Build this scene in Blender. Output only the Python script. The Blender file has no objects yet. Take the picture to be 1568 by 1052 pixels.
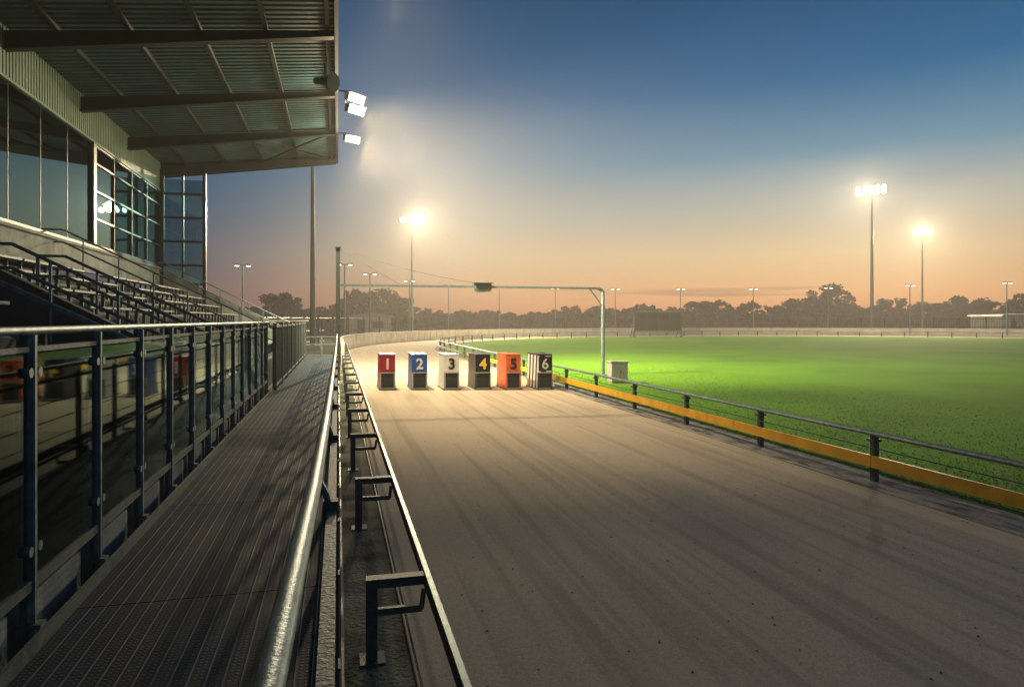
import bpy, math, random
import numpy as np
from mathutils import Vector, Matrix
random.seed(4); rng=np.random.default_rng(7)
S=bpy.context.scene
S.view_settings.view_transform='Standard'; S.view_settings.look='None'; S.view_settings.exposure=0
TH=math.radians(14.3); c_,s_=math.cos(TH),math.sin(TH)
def YD(X,d): return (d-s_*X)/c_
def lin(r,g,b):
    f=lambda v:(v/255/12.92) if v/255<=.04045 else ((v/255+.055)/1.055)**2.4
    return (f(r),f(g),f(b),1)
# ---------------------------------------------------------------- materials
def mat(name,col,rough=.6,metal=0,var=.25,scale=8,bump=.15,bscale=60,stretch=(1,1,1),emit=None,col2=None):
    m=bpy.data.materials.new(name); m.use_nodes=True; nt=m.node_tree; N=nt.nodes; L=nt.links
    b=N['Principled BSDF']; b.inputs['Roughness'].default_value=rough; b.inputs['Metallic'].default_value=metal
    tc=N.new('ShaderNodeTexCoord'); mp=N.new('ShaderNodeMapping'); mp.inputs['Scale'].default_value=stretch
    L.new(tc.outputs['Object'],mp.inputs['Vector'])
    no=N.new('ShaderNodeTexNoise'); no.inputs['Scale'].default_value=scale; no.inputs['Detail'].default_value=6
    L.new(mp.outputs[0],no.inputs['Vector'])
    cr=N.new('ShaderNodeValToRGB'); c=Vector(col[:3]); c2=Vector(col2[:3]) if col2 else c*(1-var)
    cr.color_ramp.elements[0].position=.3; cr.color_ramp.elements[1].position=.7
    cr.color_ramp.elements[0].color=(*c2,1); cr.color_ramp.elements[1].color=(*(c*(1+var*.4)),1)
    L.new(no.outputs['Fac'],cr.inputs[0]); L.new(cr.outputs[0],b.inputs['Base Color'])
    if bump>0:
        n2=N.new('ShaderNodeTexNoise'); n2.inputs['Scale'].default_value=bscale; n2.inputs['Detail'].default_value=4
        L.new(mp.outputs[0],n2.inputs['Vector'])
        bp=N.new('ShaderNodeBump'); bp.inputs['Strength'].default_value=bump; bp.inputs['Distance'].default_value=.02
        L.new(n2.outputs['Fac'],bp.inputs['Height']); L.new(bp.outputs[0],b.inputs['Normal'])
    if emit:
        b.inputs['Emission Color'].default_value=(*emit[:3],1); b.inputs['Emission Strength'].default_value=emit[3]
    return m
def glass(name,tint=(.75,.85,.85),ior=1.6,rough=.01,rc=(.8,.97,.97)):
    m=bpy.data.materials.new(name); m.use_nodes=True; nt=m.node_tree; N=nt.nodes; L=nt.links; N.clear()
    o=N.new('ShaderNodeOutputMaterial'); t=N.new('ShaderNodeBsdfTransparent'); t.inputs[0].default_value=(*tint,1)
    g=N.new('ShaderNodeBsdfGlossy'); g.inputs['Roughness'].default_value=rough; g.inputs[0].default_value=(*rc,1)
    f=N.new('ShaderNodeFresnel'); f.inputs[0].default_value=ior
    tc=N.new('ShaderNodeTexCoord'); no=N.new('ShaderNodeTexNoise'); no.inputs['Scale'].default_value=.8
    bp=N.new('ShaderNodeBump'); bp.inputs['Strength'].default_value=.05; bp.inputs['Distance'].default_value=.01
    L.new(tc.outputs['Object'],no.inputs['Vector']); L.new(no.outputs[0],bp.inputs['Height']); L.new(bp.outputs[0],g.inputs['Normal'])
    mx=N.new('ShaderNodeMixShader'); L.new(f.outputs[0],mx.inputs[0]); L.new(t.outputs[0],mx.inputs[1]); L.new(g.outputs[0],mx.inputs[2]); L.new(mx.outputs[0],o.inputs[0])
    return m
M={}
M['steel']=mat('galvanised_steel',(.20,.28,.29),.45,.5,.45,14,.12,120)
M['steeldk']=mat('weathered_steel',(.065,.095,.092),.6,.1,.45,20,.2,90)
M['black']=mat('black_paint',(.02,.024,.026),.45,0,.3,10,.05)
M['frame']=mat('window_frame',(.012,.022,.026),.4,.2,.3,10,.03)
M['concrete']=mat('concrete',(.26,.29,.28),.85,0,.35,3,.3,40)
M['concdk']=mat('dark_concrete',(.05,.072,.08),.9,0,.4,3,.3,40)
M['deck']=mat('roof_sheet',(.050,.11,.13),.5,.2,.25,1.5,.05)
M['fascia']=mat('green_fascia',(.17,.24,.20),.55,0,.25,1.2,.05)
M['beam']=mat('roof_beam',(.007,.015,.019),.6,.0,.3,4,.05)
M['cream']=mat('cream_wall',(.74,.68,.56),.7,0,.25,1.2,.1,20)
M['white']=mat('white_paint',(.66,.65,.60),.5,0,.2,6,.05)
M['yellow']=mat('yellow_paint',(.80,.42,.02),.5,0,.25,4,.1,30)
M['grey']=mat('grey_paint',(.36,.36,.34),.5,0,.25,8,.05)
M['red']=mat('red_paint',(.33,.010,.025),.4,0,.3,8,.03)
M['blue']=mat('blue_paint',(.010,.085,.36),.4,0,.3,8,.03)
M['orange']=mat('orange_paint',(.70,.13,.03),.4,0,.3,8,.03)
M['yel2']=mat('number_yellow',(.8,.62,.05),.4,0,.05,8,.0)
M['blk2']=mat('number_black',(.012,.012,.014),.4,0,.05,8,.0)
M['seat']=mat('bench_seat',(.28,.35,.36),.5,0,.3,5,.1)
M['panel']=mat('green_mesh_panel',(.02,.045,.03),.7,0,.3,5,.1)
M['bark']=mat('bark',(.03,.022,.015),.9)
M['leaf']=mat('leaves',(.012,.017,.011),.9,0,.6,.6,0)
M['lamp']=mat('lamp_lens',(.9,.85,.7),.3,0,0,5,0,emit=(1,.86,.62,50))
M['lampc']=mat('warm_lamp_lens',(.9,.85,.7),.3,0,.1,5,0,emit=(1,.82,.52,2.6))
M['lamps']=mat('small_lamp_lens',(.9,.85,.7),.3,0,0,5,0,emit=(1,.88,.68,5))
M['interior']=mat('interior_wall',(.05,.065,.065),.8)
M['glass']=glass('facade_glass',(.5,.68,.72),2.5,.008,(.5,.82,.92))
M['glassb']=glass('balustrade_glass',(.42,.64,.66),1.5,.03,(.46,.62,.64))
def stripes():
    m=mat('striped_paint',(.7,.7,.66),.45,0,.1,8,.02); nt=m.node_tree; N=nt.nodes; L=nt.links; b=N['Principled BSDF']
    tc=N.new('ShaderNodeTexCoord'); sp=N.new('ShaderNodeSeparateXYZ'); L.new(tc.outputs['Object'],sp.inputs[0])
    a=N.new('ShaderNodeMath'); a.operation='ADD'; L.new(sp.outputs[0],a.inputs[0]); L.new(sp.outputs[1],a.inputs[1])
    k=N.new('ShaderNodeMath'); k.operation='MULTIPLY'; k.inputs[1].default_value=3.0; L.new(a.outputs[0],k.inputs[0])
    f=N.new('ShaderNodeMath'); f.operation='FRACT'; L.new(k.outputs[0],f.inputs[0])
    g=N.new('ShaderNodeMath'); g.operation='GREATER_THAN'; g.inputs[1].default_value=.5; L.new(f.outputs[0],g.inputs[0])
    mx=N.new('ShaderNodeMix'); mx.data_type='RGBA'; mx.inputs[6].default_value=(.72,.7,.66,1); mx.inputs[7].default_value=(.012,.012,.014,1)
    L.new(g.outputs[0],mx.inputs[0]); L.new(mx.outputs[2],b.inputs['Base Color']); return m
M['stripe']=stripes()
def walkmat():
    m=bpy.data.materials.new('steel_walkway_deck'); m.use_nodes=True; nt=m.node_tree; N=nt.nodes; L=nt.links; b=N['Principled BSDF']
    b.inputs['Metallic'].default_value=.0
    tc=N.new('ShaderNodeTexCoord'); sp=N.new('ShaderNodeSeparateXYZ'); L.new(tc.outputs['Object'],sp.inputs[0])
    def ridge(ax,fr,pw):
        k=N.new('ShaderNodeMath'); k.operation='MULTIPLY'; k.inputs[1].default_value=fr; L.new(sp.outputs[ax],k.inputs[0])
        f=N.new('ShaderNodeMath'); f.operation='PINGPONG'; f.inputs[1].default_value=.5; L.new(k.outputs[0],f.inputs[0])
        g=N.new('ShaderNodeMath'); g.operation='MULTIPLY'; g.inputs[1].default_value=2; L.new(f.outputs[0],g.inputs[0])
        p=N.new('ShaderNodeMath'); p.operation='POWER'; p.inputs[1].default_value=pw; L.new(g.outputs[0],p.inputs[0]); return p
    a=ridge(0,14,12); d=ridge(1,36,3); e=ridge(0,42,2)
    w=N.new('ShaderNodeMath'); w.operation='MULTIPLY'; L.new(d.outputs[0],w.inputs[0]); L.new(e.outputs[0],w.inputs[1])
    w2=N.new('ShaderNodeMath'); w2.operation='MULTIPLY'; w2.inputs[1].default_value=.55; L.new(w.outputs[0],w2.inputs[0])
    mxx=N.new('ShaderNodeMath'); mxx.operation='MAXIMUM'; L.new(a.outputs[0],mxx.inputs[0]); L.new(w2.outputs[0],mxx.inputs[1])
    no=N.new('ShaderNodeTexNoise'); no.inputs['Scale'].default_value=2.5; no.inputs['Detail'].default_value=8; L.new(tc.outputs['Object'],no.inputs['Vector'])
    mr=N.new('ShaderNodeMapRange'); mr.inputs[1].default_value=.3; mr.inputs[2].default_value=.7; mr.inputs[3].default_value=.45; mr.inputs[4].default_value=1.25; L.new(no.outputs[0],mr.inputs[0])
    cr=N.new('ShaderNodeValToRGB'); cr.color_ramp.elements[0].color=(.005,.018,.032,1); cr.color_ramp.elements[1].color=(.15,.26,.35,1); L.new(mxx.outputs[0],cr.inputs[0])
    mu=N.new('ShaderNodeMix'); mu.data_type='RGBA'; mu.blend_type='MULTIPLY'; mu.inputs[0].default_value=1
    L.new(cr.outputs[0],mu.inputs[6]); L.new(mr.outputs[0],mu.inputs[7]); L.new(mu.outputs[2],b.inputs['Base Color'])
    r=N.new('ShaderNodeMapRange'); r.inputs[1].default_value=.3; r.inputs[2].default_value=.7; r.inputs[3].default_value=.6; r.inputs[4].default_value=.8; L.new(no.outputs[0],r.inputs[0]); L.new(r.outputs[0],b.inputs['Roughness'])
    b.inputs['Specular IOR Level'].default_value=.1
    bp=N.new('ShaderNodeBump'); bp.inputs['Strength'].default_value=.6; bp.inputs['Distance'].default_value=.006; L.new(mxx.outputs[0],bp.inputs['Height']); L.new(bp.outputs[0],b.inputs['Normal'])
    return m
M['walk']=walkmat()
def layered(name,base,dark,light,sc1,st1,sc2,rough=.9,bump=.35,bs=25,fine=90,lo=.32,hi=.55):
    m=bpy.data.materials.new(name); m.use_nodes=True; nt=m.node_tree; N=nt.nodes; L=nt.links; b=N['Principled BSDF']; b.inputs['Roughness'].default_value=rough
    b.inputs['Specular IOR Level'].default_value=.12
    tc=N.new('ShaderNodeTexCoord')
    def noise(sc,st,det=6,dist=0):
        mp=N.new('ShaderNodeMapping'); mp.inputs['Scale'].default_value=st; L.new(tc.outputs['Object'],mp.inputs[0])
        n=N.new('ShaderNodeTexNoise'); n.inputs['Scale'].default_value=sc; n.inputs['Detail'].default_value=det; n.inputs['Distortion'].default_value=dist; L.new(mp.outputs[0],n.inputs['Vector']); return n
    a=noise(sc1,st1,8,.3); p=noise(sc2,(1,1,1),6); g=noise(fine,(1,1,1),3)
    def mixc(fac,c1,c2,lo,hi):
        r=N.new('ShaderNodeMapRange'); r.inputs[1].default_value=lo; r.inputs[2].default_value=hi; L.new(fac.outputs[0],r.inputs[0])
        x=N.new('ShaderNodeMix'); x.data_type='RGBA'; L.new(r.outputs[0],x.inputs[0])
        for i,cc in ((6,c1),(7,c2)):
            if isinstance(cc,tuple): x.inputs[i].default_value=(*cc,1)
            else: L.new(cc.outputs[2],x.inputs[i])
        return x
    x1=mixc(a,dark,base,lo,hi); x2=mixc(p,x1,light,.45,.85)
    r=N.new('ShaderNodeMapRange'); r.inputs[1].default_value=.3; r.inputs[2].default_value=.7; r.inputs[3].default_value=.8; r.inputs[4].default_value=1.15; L.new(g.outputs[0],r.inputs[0])
    x=N.new('ShaderNodeMix'); x.data_type='RGBA'; x.blend_type='MULTIPLY'; x.inputs[0].default_value=1; L.new(x2.outputs[2],x.inputs[6]); L.new(r.outputs[0],x.inputs[7]); L.new(x.outputs[2],b.inputs['Base Color'])
    h=noise(bs,(1,1,1),8); ad=N.new('ShaderNodeMath'); L.new(h.outputs[0],ad.inputs[0]); L.new(a.outputs[0],ad.inputs[1])
    bp=N.new('ShaderNodeBump'); bp.inputs['Strength'].default_value=bump; bp.inputs['Distance'].default_value=.03; L.new(ad.outputs[0],bp.inputs['Height']); L.new(bp.outputs[0],b.inputs['Normal'])
    return m
M['sand']=layered('sand',(.46,.385,.29),(.36,.30,.225),(.51,.43,.33),2.6,(2.4,.05,1),.35,.95,.07,45,70,.36,.52)
M['sand_shade']=layered('shaded_sand',(.37,.31,.23),(.30,.25,.185),(.41,.34,.255),2.6,(2.4,.05,1),.35,.95,.07,45,70,.36,.52)  # darker copy of the sand, shade put into the colour
M['grass']=layered('grass',(.095,.245,.008),(.062,.175,.006),(.125,.28,.010),.22,(1,1,1),.12,.9,.3,40,30)
M['blade']=mat('grass_blades',(.14,.34,.015),.8,0,.3,3,0)
M['ground']=layered('ground_soil',(.04,.045,.025),(.025,.03,.018),(.06,.055,.04),.4,(1,1,1),.1,.95,.4,15,40)
M['dirt']=layered('dirty_concrete',(.14,.155,.12),(.035,.045,.035),(.28,.27,.21),3,(1,.5,1),1.5,.95,.5,30,60,.40,.56)
M['gravel']=layered('gravel',(.28,.28,.27),(.07,.07,.07),(.40,.39,.37),5,(1.6,.3,1),4,.95,.9,60,50,.4,.55)
# ---------------------------------------------------------------- mesh builder
class MB:
    def __init__(s): s.v=[]; s.f=[]; s.m=[]; s.mats=[]
    def mi(s,k):
        if k not in s.mats: s.mats.append(k)
        return s.mats.index(k)
    def add(s,vs,fs,k):
        o=len(s.v); s.v+= [tuple(v) for v in vs]; i=s.mi(k)
        for f in fs: s.f.append([o+a for a in f]); s.m.append(i)
    def box(s,x0,x1,y0,y1,z0,z1,k):
        s.add([(x0,y0,z0),(x1,y0,z0),(x1,y1,z0),(x0,y1,z0),(x0,y0,z1),(x1,y0,z1),(x1,y1,z1),(x0,y1,z1)],
              [(0,3,2,1),(4,5,6,7),(0,1,5,4),(1,2,6,5),(2,3,7,6),(3,0,4,7)],k)
    def bar(s,a,b,w,h,k):
        a=Vector(a);b=Vector(b);d=(b-a).normalized(); up=Vector((0,0,1)) if abs(d.z)<.95 else Vector((0,1,0))
        r=d.cross(up).normalized()*w/2; u=r.cross(d).normalized()*h/2
        vs=[p+i*r+j*u for p in (a,b) for i,j in ((-1,-1),(1,-1),(1,1),(-1,1))]
        s.add(vs,[(0,1,2,3),(7,6,5,4),(0,4,5,1),(1,5,6,2),(2,6,7,3),(3,7,4,0)],k)
    def tube(s,pts,r,k,n=10,cap=True):
        pts=[Vector(p) for p in pts]; rs=r if isinstance(r,(list,tuple)) else [r]*len(pts); vs=[];fs=[]
        pr=None
        for i,p in enumerate(pts):
            d=(pts[min(i+1,len(pts)-1)]-pts[max(i-1,0)]).normalized()
            if pr is None:
                up=Vector((0,0,1)) if abs(d.z)<.9 else Vector((1,0,0)); a=d.cross(up).normalized()
            else: a=(pr-d*pr.dot(d)).normalized()
            pr=a; b=d.cross(a)
            for j in range(n):
                t=2*math.pi*j/n; vs.append(p+(a*math.cos(t)+b*math.sin(t))*rs[i])
        for i in range(len(pts)-1):
            for j in range(n): fs.append((i*n+j,i*n+(j+1)%n,(i+1)*n+(j+1)%n,(i+1)*n+j))
        if cap: fs.append(tuple(range(n))[::-1]); fs.append(tuple((len(pts)-1)*n+j for j in range(n)))
        s.add(vs,fs,k)
    def prism(s,prof,axis,a,b,k):
        n=len(prof); f=(lambda p,t:(t,p[0],p[1])) if axis=='x' else (lambda p,t:(p[0],t,p[1]))
        vs=[f(p,a) for p in prof]+[f(p,b) for p in prof]
        s.add(vs,[tuple(range(n)),tuple(range(2*n-1,n-1,-1))]+[(i,i+n,(i+1)%n+n,(i+1)%n) for i in range(n)],k)
    def obj(s,name,parent=None,loc=None,smooth=False,bevel=0):
        me=bpy.data.meshes.new(name); me.from_pydata(s.v,[],s.f); 
        for k in s.mats: me.materials.append(M[k])
        me.polygons.foreach_set('material_index',s.m); 
        if smooth: me.polygons.foreach_set('use_smooth',[True]*len(s.f))
        me.update(); o=bpy.data.objects.new(name,me); S.collection.objects.link(o)
        import bmesh
        bm=bmesh.new(); bm.from_mesh(me); bmesh.ops.recalc_face_normals(bm,faces=bm.faces); bm.to_mesh(me); bm.free()
        if loc: o.location=loc
        if parent: o.parent=parent
        if smooth:
            e=o.modifiers.new('es','EDGE_SPLIT'); e.split_angle=math.radians(35)
        if bevel:
            bv=o.modifiers.new('bevel','BEVEL'); bv.width=bevel; bv.segments=2; bv.limit_method='ANGLE'
        return o
def empty(name,loc=(0,0,0)):
    e=bpy.data.objects.new(name,None); e.empty_display_size=.3; e.location=loc; S.collection.objects.link(e); return e
def spot(name,loc,tgt,P,col,ang,blend,parent=None,r=.3):
    l=bpy.data.lights.new(name,'SPOT'); l.energy=P; l.color=col; l.spot_size=math.radians(ang); l.spot_blend=blend; l.shadow_soft_size=r
    o=bpy.data.objects.new(name,l); S.collection.objects.link(o); o.location=loc
    o.rotation_euler=(Vector(tgt)-Vector(loc)).to_track_quat('-Z','Y').to_euler()
    if parent: o.parent=parent
    return o
# ---------------------------------------------------------------- ground & track
CX,CY=40.6,42.0
def path(r,y0=-30,n=72,ymid=None):
    p=[(CX-r,y) for y in np.linspace(y0,CY,14)[:-1]]
    p+=[(CX-r*math.cos(t),CY+r*math.sin(t)) for t in np.linspace(0,math.pi,n)]
    p+=[(CX+r,y) for y in np.linspace(CY,y0,14)[1:]]
    return p
def ribbon(name,r0,r1,z,k):
    a=path(r0);b=path(r1);m=MB();n=len(a)
    m.add([(x,y,z) for x,y in a]+[(x,y,z) for x,y in b],[(i,i+1,n+i+1,n+i) for i in range(n-1)],k); return m.obj(name)
m=MB(); m.add([(-2500,-2500,-.004),(2500,-2500,-.004),(2500,2500,-.004),(-2500,2500,-.004)],[(0,1,2,3)],'ground'); m.obj('ground')
ribbon('sand_track',40.15,34.5,.006,'sand')
ribbon('gravel_verge',34.5,33.85,.010,'gravel')
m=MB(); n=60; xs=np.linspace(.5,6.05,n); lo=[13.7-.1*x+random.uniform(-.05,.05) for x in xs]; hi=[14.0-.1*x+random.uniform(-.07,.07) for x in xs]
m.add([(x,a,.0095) for x,a in zip(xs,lo)]+[(x,a,.0095) for x,a in zip(xs,hi)],[(i,i+1,n+i+1,n+i) for i in range(n-1)],'sand_shade'); m.obj('painted_shadow_band')  # shadow band across the track, painted as a thin darker strip
p=path(33.85); n=len(p)
vs=[(x,y,.014) for x,y in p]; m=MB(); m.add(vs,[tuple(range(n))],'grass'); m.obj('grass_infield')
m=MB(); m.add([(-.02,-6,.002),(.455,-6,.002),(.455,60,.002),(-.02,60,.002)],[(0,1,2,3)],'dirt')
m.add([(-9,-8,.002),(-.02,-8,.002),(-.02,36,.002),(-9,36,.002)],[(0,1,2,3)],'dirt'); m.obj('concrete_apron')
N_=60000; d=rng.random(N_)**2.6
gx=6.76+d*8; gy=4+rng.random(N_)*26
an=rng.random(N_)*6.28; h=.008+rng.random(N_)*.02*(1.3-d); w=.006+.006*rng.random(N_)
dx=np.cos(an)*w; dy=np.sin(an)*w; lx=(rng.random(N_)-.5)*.09; ly=(rng.random(N_)-.5)*.09
V=np.empty((N_,3,3)); V[:,0]=np.c_[gx-dx,gy-dy,np.full(N_,.012)]; V[:,1]=np.c_[gx+dx,gy+dy,np.full(N_,.012)]; V[:,2]=np.c_[gx+lx,gy+ly,h+.014]
me=bpy.data.meshes.new('grass_tufts'); me.from_pydata(V.reshape(-1,3).tolist(),[],np.arange(N_*3).reshape(-1,3).tolist()); me.materials.append(M['blade'])
o=bpy.data.objects.new('grass_tufts',me); S.collection.objects.link(o)
m=MB()
for i in range(420):
    y=2.2+random.random()**1.6*16; x=.7+random.random()*5.4; r=random.uniform(.004,.012)
    m.add([(x+r*math.cos(t)*random.uniform(.7,1.3),y+r*math.sin(t)*random.uniform(.7,1.3),.005) for t in (0,1.6,3.1,4.7)]+[(x,y,.006+r*.8)],[(0,1,4),(1,2,4),(2,3,4),(3,0,4)],'gravel')
m.obj('sand_clods')
# ---------------------------------------------------------------- walkway
m=MB(); 
for y in np.arange(-2,29,2.0): m.box(-1.32,-.01,y+.004,y+1.996,.46,.5,'walk')
for y in np.arange(-1,29,2.5): m.box(-1.3,-.03,y,y+.08,.3,.455,'steeldk'); m.box(-.12,-.04,y,y+.08,.0,.3,'steeldk'); m.box(-1.28,-1.2,y,y+.08,.0,.3,'steeldk')
m.box(-1.345,-1.323,-2,29,.42,.56,'steeldk'); m.obj('steel_walkway')
P0=empty('glass_balustrade'); fr=MB(); gl=MB()
XF=-1.40; ys=[3.65+.91*k for k in range(-6,13)]
fr.tube([(XF,-2.5,1.95),(XF,15,1.95),(XF+.02,15.05,1.9)],.02,'steel',12)
fr.box(XF-.02,XF+.02,-2.5,15,.74,.79,'steeldk'); fr.box(XF-.012,XF+.012,-2.5,15,1.85,1.875,'steeldk')
for i,y in enumerate(ys):
    fr.box(XF-.005,XF+.03,y-.012,y+.012,.48,1.93,'steel'); fr.box(XF-.03,XF+.06,y-.035,y+.035,.565,.585,'steeldk'); fr.box(XF-.028,XF-.007,y-.03,y+.03,.42,1.93,'steeldk')
    for z in (1.755,.93):
        fr.tube([(XF-.01,y+.05,z),(XF+.03,y+.05,z)],.024,'steel',12); fr.bar((XF+.01,y,z),(XF+.01,y+.06,z),.02,.03,'steel')
        fr.tube([(XF-.01,y-.05,z),(XF+.03,y-.05,z)],.024,'steel',12)
    if i<len(ys)-1: gl.box(XF-.006,XF+.006,y+.04,y+.91-.04,.80,1.84,'glassb')
fr.obj('frame',P0,smooth=True); gl.obj('glass_panels',P0)
m=MB()
for y in ys: m.box(-1.53,-1.452,y+.07,y+.83,.0,.66,'concrete')
m.obj('concrete_upstand',bevel=.01)
m=MB()
X2=-1.30
for y in np.arange(15.4,29,.14): m.tube([(X2,y,.52),(X2,y,1.86)],.011,'steeldk',6)
for z in (.6,1.86): m.bar((X2,15.3,z),(X2,29,z),.04,.045,'steel')
for y in np.arange(15.35,29.2,1.7): m.box(X2-.035,X2+.035,y-.03,y+.03,.4,1.93,'steeldk')
for x in np.arange(-2.3,-1.32,.12): m.tube([(x,15.3,.1),(x,15.3,1.86)],.011,'steeldk',6)
m.bar((-2.3,15.3,1.86),(-1.3,15.3,1.86),.04,.04,'steel'); m.obj('steel_bar_fence')
m=MB()
rp=[(-.098,.1,1.53),(-.092,.6,1.53),(-.083,1.1,1.53),(-.066,2,1.53),(-.056,3.2,1.53),(-.05,4.5,1.53),(-.04,9,1.53),(-.03,18,1.53),(-.02,28.5,1.53)]
m.tube(rp,.021,'steel',20)
def railx(y): return float(np.interp(y,[q[1] for q in rp],[q[0] for q in rp]))
for y in np.arange(.95,29,1.25):
    m.box(-.045,.0,y-.022,y+.022,.30,1.44,'steeldk'); m.tube([(-.02,y,1.40),(-.035,y,1.46),(railx(y),y,1.515)],.011,'steel',8); m.box(-.06,.012,y-.05,y+.05,.30,.32,'steeldk')
    for z in (.75,1.25): m.tube([(-.03,y+.03,z),(-.005,y+.03,z)],.018,'steeldk',10)
for z,w in ((1.40,.03),(.62,.03)): m.bar((-.02,-.5,z),(-.02,28.8,z),w,w,'steeldk')
for z in (.82,1.0,1.18): m.tube([(-.02,-.5,z),(-.02,28.8,z)],.006,'steeldk',6)
m.obj('steel_balustrade',smooth=True)
m=MB()
for z in (.55,1.0,1.3): m.bar((-1.3,29.3,z),(0,29.3,z),.04,.04,'steel')
for x in (-1.3,-.65,0): m.box(x-.03,x+.03,29.27,29.33,0,1.35,'steel')
m.obj('steel_gate')
# ---------------------------------------------------------------- outer kerb rail
m=MB()
m.box(.505,.533,-1,56,.385,.482,'steeldk'); m.box(.501,.537,-1,56,.484,.492,'steel')
for k in range(-1,21):
    y=4.1+2.62*k
    m.box(.16,.225,y-.04,y+.04,0,.475,'steeldk'); m.box(.227,.503,y-.03,y+.03,.425,.470,'steeldk'); m.box(.227,.49,y-.02,y+.02,.26,.30,'steeldk'); m.box(.155,.50,y-.042,y+.042,.476,.483,'steeldk')
    m.box(.12,.27,y-.08,y+.08,0,.012,'steeldk'); m.bar((.50,y,.39),(.485,y,.27),.03,.012,'steeldk')
m.obj('outer_running_rail',bevel=.004)
m=MB(); m.tube([(.02,-1,.03),(.02,40,.03)],.018,'black',8); m.tube([(.43,-1,.012),(.42,8,.012),(.41,20,.012),(.42,56,.012)],.01,'black',8); m.obj('ground_cable')
# ---------------------------------------------------------------- inner rail
P0=empty('inner_running_rail')
m=MB(); pp=[(x,y) for x,y in path(34.2)]
m.tube([(x,y,.60) for x,y in pp],.032,'steel',8)
for z in (.42,.14): m.tube([(x,y,z) for x,y in pp],.007,'steeldk',5)
P=np.array(pp); seg=np.r_[0,np.cumsum(np.hypot(*np.diff(P,axis=0).T))]
off=(7.08+30)%2.35
for q in np.arange(off,seg[-1],2.35):
    x=np.interp(q,seg,P[:,0]); y=np.interp(q,seg,P[:,1])
    m.box(x+.0,x+.07,y-.035,y+.035,0,.56,'steeldk'); m.box(x-.03,x+.09,y-.06,y+.06,.50,.53,'steeldk'); m.tube([(x+.03,y,.53),(x,y,.60)],.03,'steeldk',8); m.box(x-.06,x+.0,y-.02,y+.02,.2,.34,'steeldk')
m.obj('posts_and_rail',P0,smooth=True)
m=MB(); 
for y in np.arange(-2,34,3.0): m.box(CX-34.2-.09,CX-34.2-.062,y+.006,y+2.994,.20,.345,'yellow')
a=[p for p in path(34.27) if p[1]>34]
for i in range(len(a)-1): m.bar((*a[i],.28),(*a[i+1],.28),.03,.12,'white')
m.obj('kick_board',P0)
# ---------------------------------------------------------------- perimeter wall + fence
m=MB(); a=[p for p in path(40.4,n=110) if p[1]>30 or p[0]>CX]
for i in range(len(a)-1):
    A=Vector((*a[i],0));B=Vector((*a[i+1],0)); m.bar(A+Vector((0,0,.45)),B+Vector((0,0,.45)),.1,.9,'cream'); m.bar(A+Vector((0,0,.93)),B+Vector((0,0,.93)),.17,.06,'white')
    m.box(a[i][0]-.07,a[i][0]+.07,a[i][1]-.07,a[i][1]+.07,0,.9,'cream')
m.obj('perimeter_wall')
m=MB(); a=np.array(path(46)); seg=np.r_[0,np.cumsum(np.hypot(*np.diff(a,axis=0).T))]
for j,q in enumerate(np.arange(60,seg[-1]-50,.28)):
    x=np.interp(q,seg,a[:,0]); y=np.interp(q,seg,a[:,1]); r=.05 if j%10==0 else .014
    m.box(x-r,x+r,y-r,y+r,0,2.3 if j%10==0 else 2.15,'black')
aa=[tuple(p) for p in a if p[1]>28]
for z in (2.15,1.1,.2): m.tube([(x,y,z) for x,y in aa],.025,'black',5)
m.obj('perimeter_fence')
# ---------------------------------------------------------------- starting traps
def trap(X,Y,body,num,ncol,panel=None):
    m=MB(); H=1.0
    wb,wt=.235,.205; D=1.1
    for sg in (-1,1):
        m.prism([(sg*wb,.03),(sg*(wb-.03),.03),(sg*(wt-.03),H-.02),(sg*wt,H-.02)],'y',0,D,body)
    m.prism([(-wt-.01,H-.02),(wt+.01,H-.02),(wt+.01,H+.01),(-wt-.01,H+.01)],'y',-.03,D+.02,body if num!='6' else 'blk2')
    m.box(-wt,wt,D-.02,D,.05,H-.03,'black')
    m.prism([(-.035,.50),(0.0,.50),(.0,H-.03),(-.012,H-.03)],'x',-wt-.012,wt+.012,panel or body)
    m.box(-wt-.02,wt+.02,-.06,.02,.47,.50,'grey')
    for sg in (-1,1): m.box(sg*(wb-.033)-.024,sg*(wb-.033)+.024,-.025,-.002,.02,.47,'steeldk' if num in '46' else ('orange' if num=='5' else 'grey'))
    m.box(-.175,.175,-.022,-.004,.02,.05,'grey')
    m.box(-.175,.175,.03,.04,.05,.47,'black')
    for x in np.linspace(-.16,.16,9): m.tube([(x,.01,.05),(x,.005,.46)],.004,'steeldk',5)
    for z in (.16,.30): m.bar((-.17,.01,z),(.17,.01,z),.008,.008,'steeldk')
    m.box(-.25,-.19,-.10,D+.05,0,.03,'steeldk'); m.box(.19,.25,-.10,D+.05,0,.03,'steeldk'); m.box(-.25,.25,-.13,-.10,0,.03,'steeldk')
    m.tube([(-.08,.3,H),(-.08,.3,H+.05),(.08,.3,H+.05),(.08,.3,H)],.01,'steel',6)
    if num=='6': m.box(-.19,.19,-.045,-.036,.54,.94,'blk2')
    o=m.obj('greyhound_starting_trap',loc=(X,Y,.008),bevel=.004)
    cu=bpy.data.curves.new('number','FONT'); cu.body=num; cu.size=.42; cu.align_x='CENTER'; cu.extrude=.003; cu.offset=.004 if num=='6' else .012
    t=bpy.data.objects.new('number',cu); S.collection.objects.link(t); t.parent=o; t.location=(0,-.052,.735-.14); t.rotation_euler=(math.radians(90),0,0); cu.materials.append(M[ncol])
    return o
spec=[('red','1','white',None),('blue','2','white',None),('white','3','blk2',None),('blk2','4','yel2',None),('orange','5','blk2',None),('stripe','6','white','stripe')]
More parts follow.
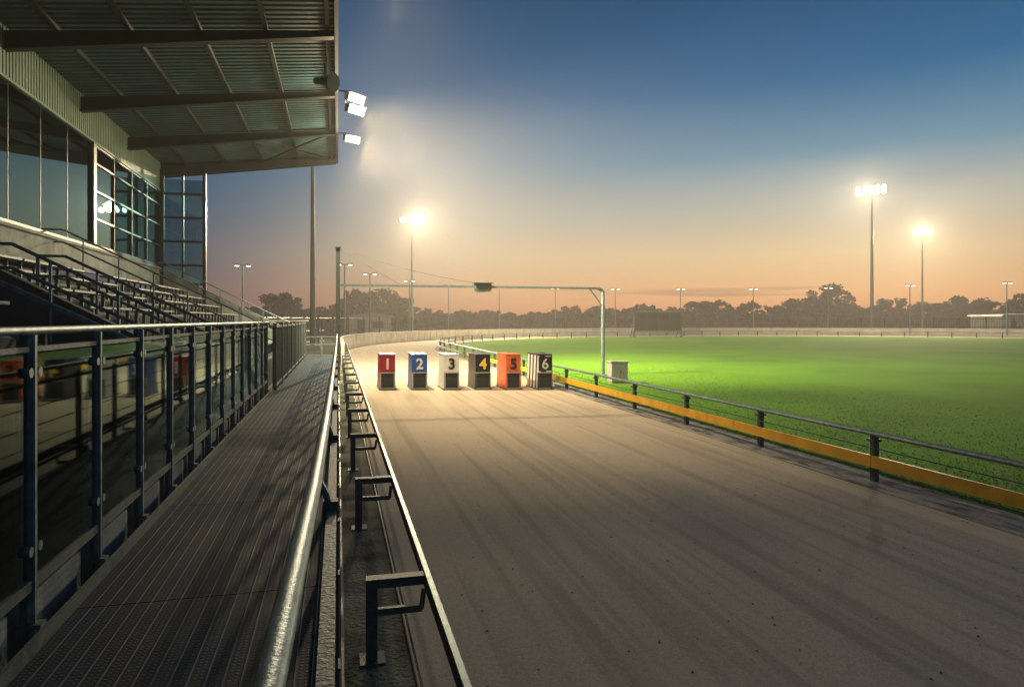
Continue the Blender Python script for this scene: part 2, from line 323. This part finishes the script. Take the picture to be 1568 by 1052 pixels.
for X,(b,n,nc,pn) in zip((1.37,2.26,3.15,4.02,4.87,5.75),spec): trap(X,19.78-(X-1.37)*.235,b,n,nc,pn)
# ---------------------------------------------------------------- gantry
GY=23.0; GX=9.24
m=MB(); m.box(-.065,.065,GY-.065,GY+.065,0,4.35,'steeldk'); m.box(-.1,.1,GY-.1,GY+.1,4.35,4.38,'steeldk')
m.bar((.07,GY,3.13),(GX-.2,GY,3.13),.07,.075,'steel')
m.tube([(GX-.22,GY,3.13),(GX-.08,GY,3.10),(GX,GY,3.0),(GX,GY,2.8),(GX,GY,0)],.065,'steel',10)
m.tube([(GX-.5,GY,3.1),(GX-.03,GY,2.5)],.03,'steel',8)
m.tube([(.05,GY,4.3),(2.0,GY,3.18)],.006,'steeldk',5); 
cab=[(.05+t*(5.2-.05),GY,4.32-1.15*t-.35*math.sin(math.pi*t)*.4) for t in np.linspace(0,1,10)]; m.tube(cab,.006,'steeldk',5)
m.box(4.55,5.1,GY-.15,GY+.15,3.0,3.24,'steeldk'); m.box(4.6,5.05,GY-.1,GY+.1,2.93,2.998,'white'); m.box(4.5,5.15,GY-.2,GY+.2,3.245,3.27,'black')
m.box(GX-.15,GX+.15,GY-.15,GY+.15,0,.04,'concrete')
m.obj('camera_gantry')
m=MB(); x,y=8.36+.2,YD(8.6,21.6); m.box(x-.27,x+.27,y-.2,y+.2,.06,.66,'grey'); m.prism([(x-.3,.66),(x+.3,.66),(x+.3,.69),(x-.3,.71)],'y',y-.23,y+.23,'grey'); m.box(x-.004,x+.004,y-.204,y-.2005,.1,.63,'black'); m.box(x-.25,x+.25,y-.18,y+.18,0,.06,'concrete'); m.box(x+.03,x+.05,y-.215,y-.202,.33,.42,'steeldk'); m.obj('electrical_cabinet',bevel=.006)
# ---------------------------------------------------------------- lamps
def lamp_post(X,d,h=6.4):
    y=YD(X,d); m=MB(); m.tube([(X,y,0),(X,y,h*.5),(X,y,h)],[.08,.065,.05],'steel',8); m.bar((X-.45,y,h),(X+.45,y,h),.06,.06,'steeldk')
    for sg in (-1,1): m.box(X+sg*.42-.18,X+sg*.42+.18,y-.22,y+.12,h-.02,h+.1,'steeldk'); m.box(X+sg*.42-.14,X+sg*.42+.14,y-.24,y+.08,h-.07,h-.021,'lamps')
    m.obj('street_lamp')
for X,d,h in ((-7.3,54,6.3),(.5,53,6.3),(2.9,64,6.3),(7.6,75,6.3),(13.5,86,6.3),(20.6,90,6.3),(29,94,6.3),(37.4,95,6.3),(46.2,95,6.3),(56,95,6.3),(64,92,6.3),(69,85,6.3),(75,79,6.3)): lamp_post(X,d,h)
def mast(X,d,H,tgt,P,ang=150,glow=0,r=.2,rows=2,cols=4,mt='steel'):
    y=YD(X,d); m=MB(); m.tube([(X,y,0),(X,y,H*.5),(X,y,H)],[r,r*.75,r*.5],mt,12); m.box(X-.5,X+.5,y-.5,y+.5,0,.3,'concrete')
    t=Vector((tgt[0]-X,tgt[1]-y,0)).normalized(); side=Vector((-t.y,t.x,0))
    for rr in range(rows):
        z=H-.2+rr*.62; c=Vector((X,y,z)); m.bar(c-side*cols*.42,c+side*cols*.42,.1,.1,'steeldk')
        for i in range(cols):
            q=c+side*((i-(cols-1)/2)*.82)+t*.25
            m.tube([q-t*.15+Vector((0,0,.07)),q+t*.0,q+t*.16+Vector((0,0,-.05))],[.12,.24,.31],'steeldk',12); m.tube([q+t*.165+Vector((0,0,-.05)),q+t*.2+Vector((0,0,-.065))],[.28,.25],'lamp',12)
    o=m.obj('floodlight_mast',smooth=True)
    spot('mast_light',(X+t.x*.9,y+t.y*.9,H),tgt,P,(1,.80,.50),ang,.6,o,.5)
    return o
mast(8.4,80,13.8,(16,50,0),74000,rows=1)
mast(72,95,19.9,(38,58,0),50000,rows=2,cols=5,r=.26)
mast(95.4,115,17.0,(60,58,0),70000,rows=1)
mast(-1.65,46,17,(5,44,0),6000,ang=110,r=.19,mt='steeldk')
def canopy_lamp(Y,X,z,aim,beams,n=2,halo=0):
    m=MB(); m.tube([(0,Y,z+.2),(X-.1,Y,z+.2)],.03,'steeldk',8); t=(Vector(aim)-Vector((X,Y,z))).normalized()
    sd=t.cross(Vector((0,0,1))).normalized(); up=sd.cross(t)
    for i in range(n):
        q=Vector((X,Y,z+.0-i*.36)); m.bar(q-t*.10,q,.62,.26,'steeldk'); m.bar(q-t*.22,q-t*.102,.34,.16,'steeldk')
        for k in (-1,0,1): m.bar(q+t*.002+sd*k*.19,q+t*.02+sd*k*.19,.165,.19,'lampc')
        m.bar(q+t*.002+up*.135,q+t*.13+up*.15,.62,.015,'steeldk')
        for k in (-1,1): m.bar(q+t*.002+sd*k*.305,q+t*.09+sd*k*.305,.012,.25,'steeldk')
        m.tube([(X-.3,Y,z+.2),(X-.3,Y,q.z),(X-.2,Y,q.z)],.02,'steeldk',6)
    o=m.obj('canopy_floodlight')
    for tgt,P,ang,r in beams: spot('flood_light',tuple(Vector((X,Y,z-.15))+t*.45),tgt,P,(1,.79,.48),ang,1.0,o,r)
    if halo:
        l=bpy.data.lights.new('lamp_spill','POINT'); l.energy=halo; l.color=(1,.79,.48); l.shadow_soft_size=.2
        oo=bpy.data.objects.new('lamp_spill',l); S.collection.objects.link(oo); oo.location=Vector((X,Y,z-.15))+t*.45; oo.parent=o
canopy_lamp(22.0,.52,8.95,(4.5,17,6),[((7,26.0,1),8500,160,.3),((26,31,0),27000,95,.6)],2,1100)
canopy_lamp(26.6,.50,8.85,(4.0,21,6),[((6,31,1),10000,155,.3),((38,40,0),32000,90,.6)],1,900)
canopy_lamp(12.6,.5,9.0,(5.5,15,0),[((6.0,15.5,0),2900,112,.3),((3.8,20.5,0),2000,80,.3)])
# ---------------------------------------------------------------- grandstand
G=empty('grandstand')
BY=[-1.0,4.0,8.5,13.0,17.55,22.2,26.75,31.4]; W=7.2
zd=lambda x:9.32+x*.105
m=MB(); prof=[]; y=-3.0
while y<31.6: prof+=[(y,0),(y+.12,0),(y+.15,.045),(y+.22,.045),(y+.25,0)]; y+=.25
vs=[];fs=[]
for (yy,dz) in prof: vs+=[(-9.5,yy,zd(-9.5)+dz),(-.09,yy,zd(-.09)+dz)]
for i in range(len(prof)-1): fs.append((2*i,2*i+1,2*i+3,2*i+2))
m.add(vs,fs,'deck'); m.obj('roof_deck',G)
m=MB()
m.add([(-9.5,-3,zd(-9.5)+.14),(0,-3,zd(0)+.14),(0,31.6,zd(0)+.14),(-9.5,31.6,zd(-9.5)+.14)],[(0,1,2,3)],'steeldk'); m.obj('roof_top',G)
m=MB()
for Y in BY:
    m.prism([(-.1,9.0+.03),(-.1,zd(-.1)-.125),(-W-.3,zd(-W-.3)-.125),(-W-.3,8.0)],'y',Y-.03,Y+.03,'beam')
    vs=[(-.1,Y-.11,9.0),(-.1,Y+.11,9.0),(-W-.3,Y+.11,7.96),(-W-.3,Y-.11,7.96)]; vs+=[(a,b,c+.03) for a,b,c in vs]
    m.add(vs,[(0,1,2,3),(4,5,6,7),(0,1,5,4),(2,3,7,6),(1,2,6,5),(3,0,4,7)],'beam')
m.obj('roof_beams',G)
m=MB()
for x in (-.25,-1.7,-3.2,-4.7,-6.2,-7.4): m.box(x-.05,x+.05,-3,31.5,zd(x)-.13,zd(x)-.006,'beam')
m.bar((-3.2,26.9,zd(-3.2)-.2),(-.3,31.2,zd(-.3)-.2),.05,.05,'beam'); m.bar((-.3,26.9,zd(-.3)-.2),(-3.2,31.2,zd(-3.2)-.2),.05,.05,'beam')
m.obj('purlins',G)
m=MB(); m.box(-.08,.01,-3,31.62,9.02,9.5,'beam')
m.prism([(-9.5,7.65),(-.082,8.95),(-.082,9.5),(-9.5,8.5)],'y',31.54,31.6,'beam'); m.obj('roof_fascia',G)
m=MB(); y=-3.0
while y<31.4: m.box(-W-.06,-W-.0,y,y+.10,7.45,8.56,'fascia'); m.box(-W-.06,-W-.03,y+.10,y+.16,7.45,8.56,'fascia'); y+=.16
m.box(-W-.08,-W+.03,-3,31.4,7.38,7.448,'fascia'); m.obj('wall_fascia',G)
m=MB(); m.box(-W-.05,-W-.03,-3,31.3,4.25,7.38,'glass'); m.box(-W+.02,-5.5,31.33,31.35,3.5,7.9,'glass'); m.obj('windows',G)
m=MB()
for Y in np.arange(2.0,23,1.75): m.box(-W-.028,-W-.02,Y-.012,Y+.012,4.25,7.38,'frame')
for Y in (23.2,25.2,27.2,29.2): m.box(-W-.1,-W+.02,Y-.04,Y+.04,4.25,7.38,'frame')
m.box(-W-.12,-W+.06,23.1,23.35,4.25,7.38,'frame')
for z in (4.28,5.1,5.95,6.8,7.33): m.box(-W-.09,-W+.01,23.36,31.2,z-.03,z+.03,'frame')
m.box(-W-.1,-W+.04,-3,31.3,4.18,4.25,'frame')
m.box(-W-.12,-W+.14,31.2,31.46,3.2,8.3,'frame'); m.box(-5.55,-5.42,31.2,31.42,1.5,8.5,'frame'); m.box(-6.38,-6.3,31.27,31.41,3.4,8.3,'frame')
for z in (3.5,4.3,5.3,6.3,7.3): m.box(-W+.14,-5.5,31.28,31.40,z-.045,z+.045,'frame')
m.obj('window_frames',G)
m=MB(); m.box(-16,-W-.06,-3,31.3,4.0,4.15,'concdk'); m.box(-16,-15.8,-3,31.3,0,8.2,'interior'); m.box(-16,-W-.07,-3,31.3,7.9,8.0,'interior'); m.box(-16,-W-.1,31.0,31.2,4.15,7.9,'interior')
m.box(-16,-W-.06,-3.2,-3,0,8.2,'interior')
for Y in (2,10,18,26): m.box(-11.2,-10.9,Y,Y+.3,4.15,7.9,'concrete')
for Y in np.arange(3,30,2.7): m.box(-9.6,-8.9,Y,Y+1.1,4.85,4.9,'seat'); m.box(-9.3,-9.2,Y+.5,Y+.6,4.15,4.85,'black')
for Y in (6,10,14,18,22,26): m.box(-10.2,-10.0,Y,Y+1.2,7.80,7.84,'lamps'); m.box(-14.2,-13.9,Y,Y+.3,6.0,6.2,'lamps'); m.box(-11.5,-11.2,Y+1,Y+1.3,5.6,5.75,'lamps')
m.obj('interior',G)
m=MB(); m.box(-W-.15,-W+.0,-3,31.3,3.4,4.18,'concrete'); m.box(-W-.15,-W+.06,-3,31.3,4.10,4.175,'concrete'); m.obj('base_wall',G)
n=8; dep=(7.2-2.0)/n; rise=(3.45-.85)/n
m=MB(); prof=[(-W,0),(-2.0,0)]; 
x=-2.0; z=.85
for i in range(n): prof+= [(x,z),(x-dep,z)]; x-=dep; z+=rise
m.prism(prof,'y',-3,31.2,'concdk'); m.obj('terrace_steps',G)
m=MB()
for i in range(n-1):
    xx=-2.0-dep*i; zz=.85+rise*i
    m.box(xx-.05,xx+.004,-3,31.2,zz-.05,zz+.004,'concrete')
    for (ya,yb) in ((-2,3.5),(3.9,10.6),(13.0,19.5),(21,30.6)):
        y=ya
        while y<yb-.6:
            m.box(xx-.46,xx-.12,y,min(y+1.15,yb),zz+.37,zz+.41,'seat'); m.box(xx-.32,xx-.26,y+.2,y+.26,zz,zz+.37,'steeldk'); m.box(xx-.32,xx-.26,y+.85,y+.91,zz,zz+.37,'steeldk'); 
            y+=1.25
m.obj('bench_seats',G)
zt=lambda x:.85+(-2.0-x)*.5
m=MB()
Y,t=10.95,.16
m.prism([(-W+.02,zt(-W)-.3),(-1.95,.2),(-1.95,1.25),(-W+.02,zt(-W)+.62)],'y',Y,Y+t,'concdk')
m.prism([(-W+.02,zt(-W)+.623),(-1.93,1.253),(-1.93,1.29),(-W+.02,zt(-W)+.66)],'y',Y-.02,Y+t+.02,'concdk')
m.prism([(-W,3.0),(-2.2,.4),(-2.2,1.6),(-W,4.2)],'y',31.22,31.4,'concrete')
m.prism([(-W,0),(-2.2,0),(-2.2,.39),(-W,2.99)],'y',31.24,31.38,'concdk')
m.obj('stair_parapet',G)
m=MB()
for Y in (10.8,12.7,20.3,31.1):
    hh=1.02
    a,b=-4.35,-1.8
    if Y>15: a=-7.0
    for dz in (hh,hh-.33): m.tube([(a-.4,Y,zt(a)+dz),(a,Y,zt(a)+dz),(b,Y,zt(b)+dz),(b+.15,Y,zt(b)+dz)],.025,'steel',8)
    for x in np.arange(a-.38,b+.1,.85): m.tube([(x,Y,zt(x)-.3),(x,Y,zt(max(x,a))+hh)],.022,'steel',8)
    m.tube([(a-.4,Y,zt(a)+hh),(a-.4,Y,zt(a)-.2)],.025,'steel',8)
for Y in (4.5,7.5): 
    for dz in (.95,.5): m.tube([(-3.6,Y,zt(-3.6)+dz),(-2,Y,zt(-2)+dz)],.025,'steel',8)
m.obj('handrails',G,smooth=True)
m=MB(); Y=19.6; m.tube([(-.35,Y,8.55),(-.35,Y,9.1)],.02,'steeldk',6); m.tube([(-.62,Y+.1,8.62),(-.45,Y,8.6),(-.3,Y-.1,8.56),(-.12,Y-.25,8.5)],[.09,.1,.13,.26],'steeldk',14); m.obj('loudspeaker')
m=MB(); y=YD(-2.6,40); m.box(-4.2,-1.9,y,y+2,0,1.75,'concdk'); m.box(-4.35,-1.75,y-.15,y+2.15,1.9,2.0,'cream'); m.box(-4.0,-2.1,y-.01,y-.003,.6,1.6,'yellow'); 
for x in (-4.15,-1.98): m.box(x,x+.06,y-.1,y-.04,0,1.9,'steel')
m.obj('kiosk')
m=MB(); d=78; x0=(962-518)*d/1078; x1=(1041-518)*d/1078; y=YD((x0+x1)/2,d)-1
for x in (x0,x1): m.box(x-.07,x+.07,y-.07,y+.07,0,3.0,'steeldk'); m.bar((x,y,2.2),(x,y+1.1,0),.06,.06,'steeldk')
m.box(x0,x1,y-.06,y+.06,2.9,3.0,'grey'); m.box(x0+.08,x1-.08,y-.02,y+.02,.75,2.88,'panel'); m.box(x0+.5,x1-.4,y-.05,y-.03,2.1,2.6,'frame'); m.box(x0,x1,y-.06,y+.06,.6,.7,'grey')
for x in np.linspace(x0,x1,5)[1:-1]: m.box(x-.03,x+.03,y-.06,y-.022,.7,2.9,'steeldk')
m.obj('scoreboard')
m=MB(); y=YD(93,97)
m.box(91,99,y,y+5,0,2.5,'cream'); m.prism([(90.6,2.5),(99.4,2.5),(99.2,2.9),(90.8,2.75)],'y',y-.3,y+5.3,'grey'); 
for x in (92.5,95.5): m.box(x,x+1,y-.01,y+.05,.9,1.9,'frame')
m.obj('pavilion_building')
m=MB(); y=YD(4,92); m.box(1.5,7,y,y+4,0,2.3,'cream'); m.prism([(1.2,2.3),(7.3,2.3),(7.3,2.5),(4.2,3.0),(1.2,2.5)],'y',y-.3,y+4.3,'grey'); m.box(2.5,3.5,y-.02,y+.05,0,2,'frame'); m.box(4.5,6,y-.02,y+.05,.9,1.8,'frame'); m.obj('clubhouse_building')
# ---------------------------------------------------------------- trees
def trees(lst):
    V=[];F=[]; o=0
    tr=MB()
    for (X,d,H,wd) in lst:
        y=YD(X,d); tr.tube([(X,y,0),(X+.1,y,H*.35),(X+.2,y,H*.7)],[.035*H,.025*H,.01*H],'bark',6)
        for k in range(5):
            a=random.random()*6.28; tr.tube([(X+.1,y,H*.3),(X+math.cos(a)*wd*.35,y+math.sin(a)*wd*.35,H*random.uniform(.5,.75))],[.015*H,.004*H],'bark',5)
        nc=int(16+wd*2.2)
        for c in range(nc):
            a=random.random()*6.28; rr=wd*.5*math.sqrt(random.random()); zz=H*random.uniform(.15,.9); rr*=math.sqrt(max(.12,1-((zz/H-.5)/.5)**2))
            cx,cy=X+rr*math.cos(a),y+rr*math.sin(a); cr=random.uniform(.1,.2)*wd*.6+.25
            k=int(46*max(1,cr)); pts=rng.normal(size=(k,3)); pts/=np.linalg.norm(pts,axis=1)[:,None]; pts*= (rng.random((k,1))**.4)*cr*np.array([1,1,.75])
            pts+=np.array([cx,cy,zz])
            pts[:,2]=np.maximum(pts[:,2],.1)
            u=rng.normal(size=(k,3)); u/=np.linalg.norm(u,axis=1)[:,None]; v=np.cross(u,rng.normal(size=(k,3))); v/=np.linalg.norm(v,axis=1)[:,None]
            s=.14+.16*rng.random((k,1))+.012*H
            q=np.stack([pts-u*s,pts+v*s*.7,pts+u*s,pts-v*s*.7],1).reshape(-1,3); V.append(q); F.append(np.arange(4*k).reshape(-1,4)+o); o+=4*k
    me=bpy.data.meshes.new('foliage'); me.from_pydata(np.concatenate(V).tolist(),[],np.concatenate(F).tolist()); me.materials.append(M['leaf'])
    P=tr.obj('distant_trees'); o2=bpy.data.objects.new('foliage',me); S.collection.objects.link(o2); o2.parent=P
L_=[]
def hz(px):
    return float(np.interp(px,[380,400,435,470,500,525,560,600,640,700,800,870,900,1000,1080,1130,1200,1235,1270,1310,1360,1430,1480,1520,1568,1700],[4.5,6,8.2,5.5,4,7,9.2,8,5,4.2,4.2,5,4.8,5.2,6,5.6,6.4,7,9.5,6,6.4,6,8,6,7.5,7]))
px=300
while px<1760:
    d=random.uniform(145,175); H=hz(px)*random.uniform(.7,1.15)*d/155; X=(px-518)*d/1078; L_.append((X,d,H,H*random.uniform(.7,1.3))); px+=random.uniform(8,16)
trees(L_)
m=MB()
for i in range(5200):
    px=random.uniform(280,1750); d=random.uniform(128,140); X=(px-518)*d/1078; y=YD(X,d); z=random.uniform(0,3.0); s=random.uniform(.25,.6)
    u=Vector((random.gauss(0,1),random.gauss(0,1),random.gauss(0,1))).normalized()*s; v=u.cross(Vector((random.gauss(0,1),random.gauss(0,1),random.gauss(0,1)))).normalized()*s
    c=Vector((X,y,z)); m.add([c-u,c+v,c+u,c-v],[(0,1,2,3)],'leaf')
m.obj('hedge')
# ---------------------------------------------------------------- mist
def vol():
    m=bpy.data.materials.new('evening_mist'); m.use_nodes=True; N=m.node_tree.nodes; N.clear(); o=N.new('ShaderNodeOutputMaterial'); v=N.new('ShaderNodeVolumeScatter')
    v.inputs['Density'].default_value=.0024; v.inputs['Anisotropy'].default_value=.1; v.inputs['Color'].default_value=(1,.93,.84,1); m.node_tree.links.new(v.outputs[0],o.inputs['Volume']); return m
M['mist']=vol()
m=MB(); m.box(-60,190,-12,125,-.5,23,'mist'); m.obj('evening_mist')
# ---------------------------------------------------------------- world
Wd=bpy.data.worlds.new('World'); S.world=Wd; Wd.use_nodes=True; nt=Wd.node_tree; N=nt.nodes; L=nt.links
bg=N['Background']; tc=N.new('ShaderNodeTexCoord'); nm=N.new('ShaderNodeVectorMath'); nm.operation='NORMALIZE'; L.new(tc.outputs['Generated'],nm.inputs[0])
sp=N.new('ShaderNodeSeparateXYZ'); L.new(nm.outputs[0],sp.inputs[0])
def ramp(st):
    r=N.new('ShaderNodeValToRGB'); e=r.color_ramp.elements; e[0].position=st[0][0]; e[0].color=lin(*st[0][1]); e[1].position=st[-1][0]; e[1].color=lin(*st[-1][1])
    for p,cl in st[1:-1]: q=e.new(p); q.color=lin(*cl)
    L.new(sp.outputs[2],r.inputs[0]); return r
rb=ramp([(0,(230,150,102)),(.04,(248,186,124)),(.09,(240,206,156)),(.15,(188,188,174)),(.22,(98,146,170)),(.31,(4,102,150)),(.42,(0,76,120)),(.7,(0,58,96)),(1,(0,52,88))])
rd=ramp([(0,(102,78,82)),(.04,(102,88,98)),(.09,(82,90,110)),(.15,(48,84,116)),(.22,(10,80,120)),(.31,(0,76,118)),(.42,(0,68,106)),(.7,(0,56,94)),(1,(0,52,88))])
az=math.radians(50); vd=N.new('ShaderNodeVectorMath'); vd.operation='DOT_PRODUCT'; vd.inputs[1].default_value=(math.sin(az),math.cos(az),0); L.new(nm.outputs[0],vd.inputs[0])
mr=N.new('ShaderNodeMapRange'); mr.inputs[1].default_value=.45; mr.inputs[2].default_value=.97; L.new(vd.outputs['Value'],mr.inputs[0])
mx=N.new('ShaderNodeMix'); mx.data_type='RGBA'; L.new(mr.outputs[0],mx.inputs[0]); L.new(rd.outputs[0],mx.inputs[6]); L.new(rb.outputs[0],mx.inputs[7])
mp=N.new('ShaderNodeMapping'); mp.inputs['Scale'].default_value=(2.2,2.2,60); L.new(nm.outputs[0],mp.inputs[0])
no=N.new('ShaderNodeTexNoise'); no.inputs['Scale'].default_value=1.3; no.inputs['Detail'].default_value=5; L.new(mp.outputs[0],no.inputs['Vector'])
c1=N.new('ShaderNodeMapRange'); c1.inputs[1].default_value=.57; c1.inputs[2].default_value=.68; c1.inputs[4].default_value=.5; L.new(no.outputs[0],c1.inputs[0])
c2=N.new('ShaderNodeMapRange'); c2.inputs[1].default_value=.06; c2.inputs[2].default_value=.035; L.new(sp.outputs[2],c2.inputs[0])
cm=N.new('ShaderNodeMath'); cm.operation='MULTIPLY'; L.new(c1.outputs[0],cm.inputs[0]); L.new(c2.outputs[0],cm.inputs[1])
mc=N.new('ShaderNodeMix'); mc.data_type='RGBA'; mc.inputs[7].default_value=lin(120,90,95); L.new(cm.outputs[0],mc.inputs[0]); L.new(mx.outputs[2],mc.inputs[6])
sk=N.new('ShaderNodeTexSky'); sk.sky_type='NISHITA'; sk.sun_disc=False; sk.sun_elevation=math.radians(1); sk.sun_rotation=az
sc=N.new('ShaderNodeVectorMath'); sc.operation='SCALE'; sc.inputs['Scale'].default_value=.0015; L.new(sk.outputs[0],sc.inputs[0])
ad=N.new('ShaderNodeVectorMath'); ad.operation='ADD'; L.new(mc.outputs[2],ad.inputs[0]); L.new(sc.outputs[0],ad.inputs[1]); L.new(ad.outputs[0],bg.inputs[0]); bg.inputs[1].default_value=1
l=bpy.data.lights.new('sun','SUN'); l.energy=.02; l.angle=math.radians(10); l.color=(1,.7,.45); o=bpy.data.objects.new('sun',l); S.collection.objects.link(o)
o.rotation_euler=Vector((-math.sin(az),-math.cos(az),-.06)).to_track_quat('-Z','Y').to_euler()
# ---------------------------------------------------------------- camera
cd=bpy.data.cameras.new('camera'); cam=bpy.data.objects.new('camera',cd); S.collection.objects.link(cam); S.camera=cam
cd.lens=24; cd.sensor_width=36; cd.shift_y=-.023; cd.clip_start=.05; cd.clip_end=6000
cam.location=(0,0,2.0); cam.rotation_euler=(math.radians(90),0,-TH)
